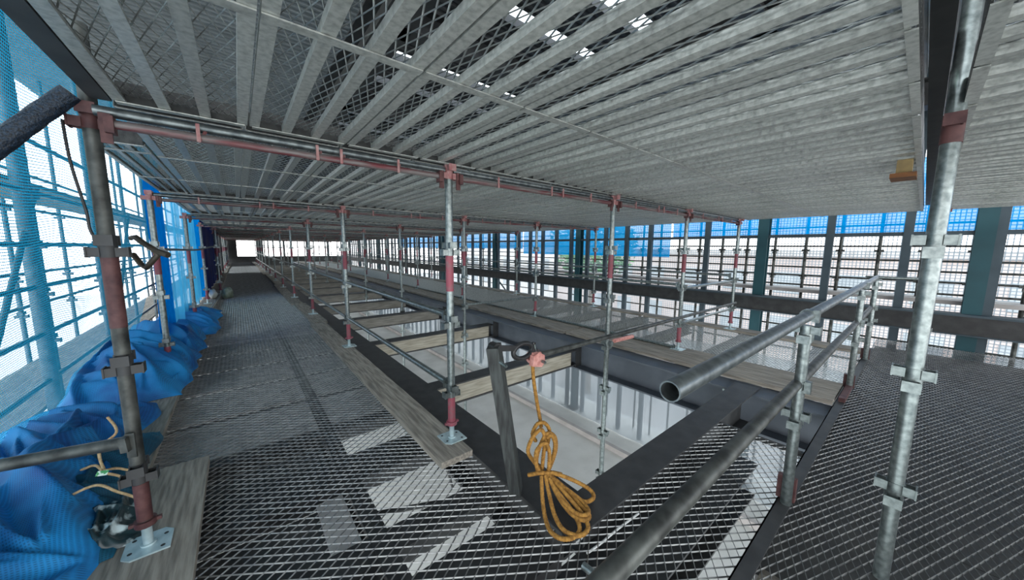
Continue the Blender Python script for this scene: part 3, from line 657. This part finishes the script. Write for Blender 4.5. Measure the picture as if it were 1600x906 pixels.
def heap(name, m, x0, x1, y0, y1, h, seed, label, nr=46, wmin=0.03, wmax=0.09, nu=110, nv=190, z0=0.03, cx=0.5, amp=0.5):
    """crumpled net: a mound whose surface is a tangle of crossing cloth folds"""
    rs = np.random.RandomState(seed)
    U, V = np.meshgrid(np.linspace(0, 1, nu+1), np.linspace(0, 1, nv+1)); Xg = x0+(x1-x0)*U; Yg = y0+(y1-y0)*V
    acc = np.zeros_like(Xg); top = np.zeros_like(Xg)
    for k in range(nr):
        c = np.array([rs.uniform(x0, x1), rs.uniform(y0, y1)]); a = rs.normal(-0.95, 0.45); Lf = rs.uniform(0.3, 0.9)
        d = np.array([math.cos(a), math.sin(a)]); n_ = np.array([-d[1], d[0]]); bend = rs.uniform(-0.18, 0.18)
        wd = rs.uniform(wmin, wmax); hh = rs.uniform(0.4, 1.0)
        best = np.full_like(Xg, 9.0)
        T = np.linspace(-1, 1, 9); P = [c+d*Lf*t+n_*bend*(t*t-0.4) for t in T]
        for i in range(8):
            e = P[i+1]-P[i]; tt = np.clip(((Xg-P[i][0])*e[0]+(Yg-P[i][1])*e[1])/(e@e), 0, 1)
            q = wd*(1.15-0.85*np.abs(T[i]+0.25*tt))
            best = np.minimum(best, np.hypot(Xg-P[i][0]-e[0]*tt, Yg-P[i][1]-e[1]*tt)/q)
        r = hh*np.exp(-best**1.6)*(wd/wmax)**0.6
        acc = np.sqrt(acc**2+(0.55*r)**2); top = np.maximum(top, r)
    E1 = np.clip(1-np.abs((U-cx)/np.where(U < cx, cx, 1-cx))**2.4, 0, 1); E2 = np.clip(1-np.abs(2*V-1)**4, 0, 1)
    Ev = E1*E2
    Z = z0+h*(0.42*Ev**0.8+amp*(0.6*top+0.4*acc)*Ev**0.45)
    mb = MB(); mb.uv = []
    for j in range(nv+1):
        for i in range(nu+1):
            x, y, z = float(Xg[j, i]), float(Yg[j, i]), float(Z[j, i])
            z += 0.02*h/0.3*noise.noise((x*6, y*6, seed))*float(Ev[j, i])
            e = abs(2*i/nu-1)**6
            mb.v.append((x+0.1*noise.noise((x*2.5, y*2.5, seed+9))*(0.3+e), y+0.09*noise.noise((x*3, y*3, seed+5)), max(z, z0))); mb.uv.append((x+0.25*z, y+0.25*z))
    mb.f = [(j*(nu+1)+i, j*(nu+1)+i+1, (j+1)*(nu+1)+i+1, (j+1)*(nu+1)+i) for j in range(nv) for i in range(nu)]; mb.sm = [True]*len(mb.f)
    return tag(mb.build(name, m), label, 'net')
heap('net_heap', 'cloth_blue', -1.32, -0.6, 1.3, 4.0, 0.33, 11, 'big crumpled heap of blue net at the bottom left of the photo', cx=0.5, nr=44, amp=0.62)
heap('net_heap', 'cloth_teal', -0.95, -0.5, 2.0, 3.3, 0.16, 15, 'darker teal bunch of net by the foot of the left foreground pole', z0=0.045, cx=0.5, nr=26, wmin=0.015, wmax=0.04, nu=60, nv=110, amp=0.7)
heap('net_heap', 'cloth_blue', -1.2, -0.45, 4.0, 6.7, 0.5, 21, 'crumpled blue net heaped around the second left pole', z0=0.045, cx=0.45, nr=38, amp=0.6)
heap('net_heap', 'cloth_blue', -1.1, -0.33, 6.6, 8.9, 0.34, 31, 'blue net heap spilling onto the walkway behind the second left pole', z0=0.045, cx=0.5, nr=30, amp=0.6)
# rolled net on the diagonal
mb = MB(); pts = [Vector((-0.42, 1.97, 1.885)).lerp(Vector((-0.95, 1.97, 1.24)), k/40)+Vector((0, 0.002*math.sin(k*0.5), 0.003*math.sin(k*0.37))) for k in range(41)]
mb.sweep(pts, 0.031, 28, 40.0, 9)
tag(mb.build('rolled_net', 'net_dark'), 'dark navy net rolled tight around a slanting tube at upper left', 'net')
# twine, tag, plastic
tw = thing('twine_bundle', 'tan twine tangled over the blue net by the left foreground pole', 'twine', (-0.58, 2.42, 0.0))
for P in ([(-0.1, 0.12, 0.24), (-0.04, 0.06, 0.27), (0.0, 0.0, 0.25), (0.04, 0.02, 0.2), (0.09, 0.0, 0.16)],
          [(0.0, 0.0, 0.25), (-0.03, 0.1, 0.33), (0.02, 0.16, 0.38), (-0.02, 0.24, 0.44)],
          [(-0.11, -0.05, 0.2), (-0.02, -0.05, 0.22), (0.05, -0.08, 0.17), (0.1, -0.06, 0.1), (0.13, -0.1, 0.06)],
          [(0.0, 0.0, 0.26), (0.03, 0.05, 0.23), (0.07, 0.07, 0.19), (0.1, 0.1, 0.17)]):
    MB().sweep(spline(P, 8), 0.0065, 7, 300, 3).build('strand', 'twine', tw)
MB().prism([(-0.028, -0.014), (0.028, -0.014), (0.028, 0.014), (-0.028, 0.014)], (-0.0, -0.03, 0.262), (0.75, -0.5, 0.1), (0.3, 0.3, 0.7), (-0.3, -0.5, 0.3), 0.004).build('tag', 'tag', tw)
heap('plastic_scrap', 'plastic_scrap', -0.68, -0.47, 2.12, 2.42, 0.09, 41, 'crumpled dark and white plastic scrap on the left plank', nr=16, wmin=0.008, wmax=0.02, nu=44, nv=56, z0=0.044, amp=0.9)['category'] = 'plastic'
def lump(name, m, loc_, s, seed, label, cat):
    mb = MB(); n = 14
    for j in range(n+1):
        for i in range(2*n):
            a = PI*j/n; b_ = PI*i/n; p = Vector((math.sin(a)*math.cos(b_), math.sin(a)*math.sin(b_), math.cos(a)))
            k = 1+0.28*noise.noise(p*1.8+Vector((seed, 0, 0))); mb.v.append((p.x*k*s[0], p.y*k*s[1], max(-s[2]*0.85, p.z*k*s[2])))
    mb.f = [(j*2*n+i, (j+1)*2*n+i, (j+1)*2*n+(i+1) % (2*n), j*2*n+(i+1) % (2*n)) for j in range(n) for i in range(2*n)]; mb.sm = [True]*len(mb.f)
    return tag(mb.build(name, m, loc=loc_), label, cat)
lump('rubble_sack', 'sack', (-0.3, 11.5, 0.125), (0.13, 0.22, 0.15), 3, 'grey-green sack lying beside the left poles before the tarpaulin', 'sack')
lump('rubble_sack', 'white_sack', (-0.56, 11.2, 0.15), (0.08, 0.2, 0.12), 8, 'off-white sack tucked behind the grey-green sack', 'sack')

# ================================================================== SMALL THINGS
tag(MB().sweep(spline([(1.2, 0.88, -0.1), (1.3, 0.872, -0.1), (1.45, 0.868, -0.1), (1.62, 0.856, -0.1)], 8), 0.006, 8).build('cable', 'white_cable'), 'white cable lying under the mesh below the rope coil', 'cable')
t = thing('ceiling_clamp', 'rusty clamp with a yellowed block hanging under the ceiling boards at upper right', 'clamp', (3.0, 0.12, 1.87))
MB().box(-0.05, 0.05, -0.03, 0.03, -0.075, -0.0).build('block', 'ochre', t)
MB().box(-0.08, 0.09, -0.05, 0.05, -0.1, -0.075).tube((0.06, 0, -0.08), (0.06, 0, -0.02), 0.012, 8).build('bracket', 'rust', t)
t = thing('red_bracket', 'faded red bracket at the top of the right foreground pole', 'bracket', (2.02, -0.08, 2.03))
MB().box(-0.02, 0.04, -0.1, 0.03, -0.02, 0.04).build('arm', 'red', t)
MB().box(-0.01, 0.02, -0.1, -0.08, -0.12, -0.02).build('lug', 'red', t)
t = thing('hanging_cord', 'thin dark cord dangling at the left of the left foreground pole', 'cord', (-0.46, 2.02, 1.8))
MB().sweep(spline([(0, 0, 0), (0.005, 0.0, -0.15), (0.025, 0, -0.32), (0.03, 0.0, -0.4), (0.06, 0.0, -0.48)], 8), 0.005, 6).build('line', 'black_rubber', t)

# ================================================================== LEFT OUTER SCAFFOLD
GO = 'outer scaffold beyond the blue net'
for k, y in enumerate((2.0, 3.8, 5.6, 7.4, 9.2, 11.0, 13.0, 15.5, 18, 21, 24, 27, 30, 33)):
    for x, nm in ((-1.55, 'inner'), (-2.35, 'outer')):
        pole(x, y if x > -2 else y+0.3, -9, 4.2, '%s pole of the scaffold outside the blue net, %s from the camera' % (nm, ORD[k]), GO, 'outer_tube', 'outer_tube', 'outer_tube', (), jack=False, fz=(0.39, 0.87, 1.35, 1.83))
for z, nm in ((0.05, 'lowest'), (0.5, 'second'), (0.95, 'third'), (1.35, 'fourth'), (1.85, 'fifth'), (2.35, 'top')):
    for x, sd in ((-1.5, 'inner'), (-2.3, 'outer')):
        rail((x, 0, z), (x, 35, z), '%s long %s ledger of the scaffold outside the blue net' % (nm, sd), GO, 'outer_tube', 0.022, ends=False, name='outer_ledger', cat='tube')
for k, z in enumerate((-0.25, 1.98, -2.2)):
    tag(MB().box(-2.3, -1.6, 0, 35, z-0.04, z).build('outer_platform', 'wood'), '%s plank platform of the scaffold outside the blue net' % ('walking-level', 'upper', 'lower')[k], 'platform', GO)
for k, y in enumerate((3.8, 7.4, 11)):
    rail((-1.5, y, -0.2), (-1.5, y+1.8, 1.9), 'slanting brace of the scaffold outside the blue net, %s from the camera' % ORD[k], GO, 'outer_tube', 0.02, ends=False, name='outer_brace', cat='tube')

tag(MB().tube((-1.5, 5.26, -9), (-1.5, 5.26, 4.2), 0.05, 16).build('outer_column', 'outer_tube'), 'thick dark post outside the blue net at the left edge of the photo', 'column')
# ================================================================== RIGHT FACADE
FX = 7.8
def hcol(y, label, wd=0.17):
    t = thing('steel_column', label, 'column', (FX+0.15, y, LOW))
    mb = MB(); H_ = 8.3
    mb.box(-wd/2, -wd/2+0.02, -wd/2, wd/2, 0, H_); mb.box(wd/2-0.02, wd/2, -wd/2, wd/2, 0, H_); mb.box(-wd/2+0.02, wd/2-0.02, -0.01, 0.01, 0, H_)
    mb.build('shaft', 'teal_steel', t); MB().box(-wd/2-0.08, wd/2+0.08, -wd/2-0.08, wd/2+0.08, 0, 0.03).build('base_plate', 'black_steel', t)
for k, y in enumerate((-0.5, 2.0, 6.55, 10.8, 15.2, 20, 25, 30)):
    hcol(y, 'wide teal steel column at the right facade, %s from the right edge' % ORD[k])
ys = [-0.62, 0.18, 1.05, 3.0, 4.3, 4.95]
y = 5.6
while y < 35: ys.append(y); y += 0.62
studm = MB().box(-0.04, 0.04, -0.05, 0.05, 0, 8.3).mesh('facade_stud', 'stud')
for k, y in enumerate(ys):
    tag(link('facade_stud', studm, None, (FX+0.12, y, LOW)), 'dark upright stud of the right facade, %s from the right edge' % ORD[k], 'stud', 'facade studs')
t = thing('facade_beam', 'dark horizontal steel beam along the right facade at knee height', 'beam', (FX, -6, 0.22))
MB().box(-0.03, 0.03, 0, 43, 0, 0.25).build('web', 'black_steel', t)
MB().box(-0.06, 0.2, 0, 43, 0.25, 0.28).box(-0.06, 0.2, 0, 43, -0.02, 0.0).build('flange', 'stud', t)
for z, nm in ((-0.55, 'lowest'), (-0.1, 'second'), (0.42, 'third'), (0.72, 'fourth'), (0.9, 'fifth'), (1.06, 'sixth'), (1.22, 'seventh'), (1.45, 'eighth'), (1.8, 'ninth')):
    rail((8.35, -6, z), (8.35, 36, z), '%s horizontal tube of the scaffold outside the right facade' % nm, 'facade scaffold tubes', 'galv_old', 0.017, ends=False, name='facade_tube', cat='tube')
tag(MB().box(8.02, 8.5, -6, 36, 0.6, 0.66).build('facade_platform', 'panel'), 'long narrow platform of the scaffold outside the right facade', 'platform')
tag(MB().box(7.9, 8.0, -6, 36, 1.6, 1.66).build('facade_transom', 'stud'), 'thin transom under the blue sheets of the right facade', 'beam')
for k in range(24):
    y = -1.4+0.47*k if k < 14 else 5.6+2.2*(k-14)
    pole(8.32, y, LOW, 4.2, 'thin pole of the scaffold outside the right facade, %s from the right edge' % ORD[k], 'facade scaffold poles', 'galv_old', 'galv_old', 'galv_old', (), jack=False, fz=(0.39, 0.87, 1.35))
for k, (y, d) in enumerate(((-0.95, 0.6), (11.5, 1.2), (16, 1.2))):
    rail((8.2, y-d, -0.4), (8.2, y, 0.5), 'slanting brace of the right facade scaffold, %s from the right edge' % ORD[k], 'facade braces', 'stud', 0.03, ends=False, name='facade_brace', cat='tube')
def vs_sheet(name, m, x, y0, y1, z0, z1, label, cat, amp=0.03, f=1.3):
    def fn(u, v):
        y = y0+(y1-y0)*u; z = z0+(z1-z0)*v
        return (x+amp*math.sin(y*2*PI*f+2*noise.noise((y, z, 1)))+0.03*noise.noise((y*2, z*2, 7)), y, z), (y, z)
    return sheet(name, m, fn, int(abs(y1-y0)*12), 8, label, cat)
vs_sheet('blue_sheet', 'blue_sheet_bright', 8.2, -6, 3.9, 1.66, 2.8, 'translucent blue sheet along the top of the right facade, right-hand piece', 'sheet')
vs_sheet('blue_sheet', 'blue_sheet', 8.2, 3.95, 9.4, 1.18, 2.8, 'deeper blue sheet along the top of the right facade, middle piece', 'sheet')
vs_sheet('blue_sheet', 'blue_sheet', 8.2, 9.45, 22, 1.36, 2.8, 'blue sheet along the top of the right facade, farthest piece', 'sheet')
vs_sheet('safety_net', 'net_white', 8.62, -6, 36.5, LOW, 2.9, 'pale open net covering the outside of the right facade', 'net', 0.01)
vs_sheet('dust_sheet', 'net_grey', 7.68, -6, 36.5, LOW+0.02, -0.62, 'pale grey dust sheet closing the lower storey of the right facade', 'sheet', 0.01)

# ================================================================== OUTSIDE
def house(x, y, sx, sy, h, m, label, face):
    t = thing('building', label, 'building', (x, y, -9))
    MB().box(-sx/2, sx/2, -sy/2, sy/2, 0, h).build('wall', m, t)
    MB().box(-sx/2-0.3, sx/2+0.3, -sy/2-0.3, sy/2+0.3, h, h+0.4).build('roof', 'panel', t)
    n = 0; s_ = 1 if face > 0 else -1
    for k in range(int(sy/3.2)):
        for l in range(int(h/3.2)):
            yw = -sy/2+1.2+3.2*k; zw = 1.0+3.2*l
            MB().box(s_*sx/2-0.05, s_*sx/2+0.05, yw, yw+1.5, zw, zw+1.5).build('window', 'glass_grey', t); n += 1
house(34, 8, 8, 40, 10.05, 'facade_pink', 'pinkish building seen through the net of the right facade', -1)
house(40, 46, 8, 30, 11, 'facade_pale', 'pale building beyond the far end of the right facade', -1)
house(-16, 26, 8, 18, 11.5, 'facade_pale', 'pale building seen through the blue net on the left', 1)
def tree(x, y, h, r, seed, label):
    random.seed(seed)
    t = thing('tree', label, 'tree', (x, y, -9))
    MB().tube((0, 0, 0), (0, 0, h*0.7), 0.25, 10, r2=0.12).build('trunk', 'bark', t)
    mb = MB()
    for k in range(2600):
        a = random.uniform(0, 2*PI); c = random.uniform(-1, 1); q = r*random.uniform(0.4, 1)**0.5*(1+0.25*noise.noise((a, c*2, seed)))
        p = Vector((q*math.sqrt(1-c*c)*math.cos(a), q*math.sqrt(1-c*c)*math.sin(a), h-r*0.6+q*c*0.9))
        d1 = Vector((random.gauss(0, 1), random.gauss(0, 1), random.gauss(0, 1))).normalized()*0.22; d2 = d1.orthogonal().normalized()*0.12
        mb.add([p-d1, p+d2, p+d1, p-d2], [(0, 1, 2, 3)])
    mb.build('foliage', 'leaf', t)
tree(-8.0, 11, 14.5, 3.4, 1, 'green tree showing through the upper blue net on the left')
tree(19, 14.5, 12.5, 2.8, 2, 'green tree behind the blue sheet of the right facade')
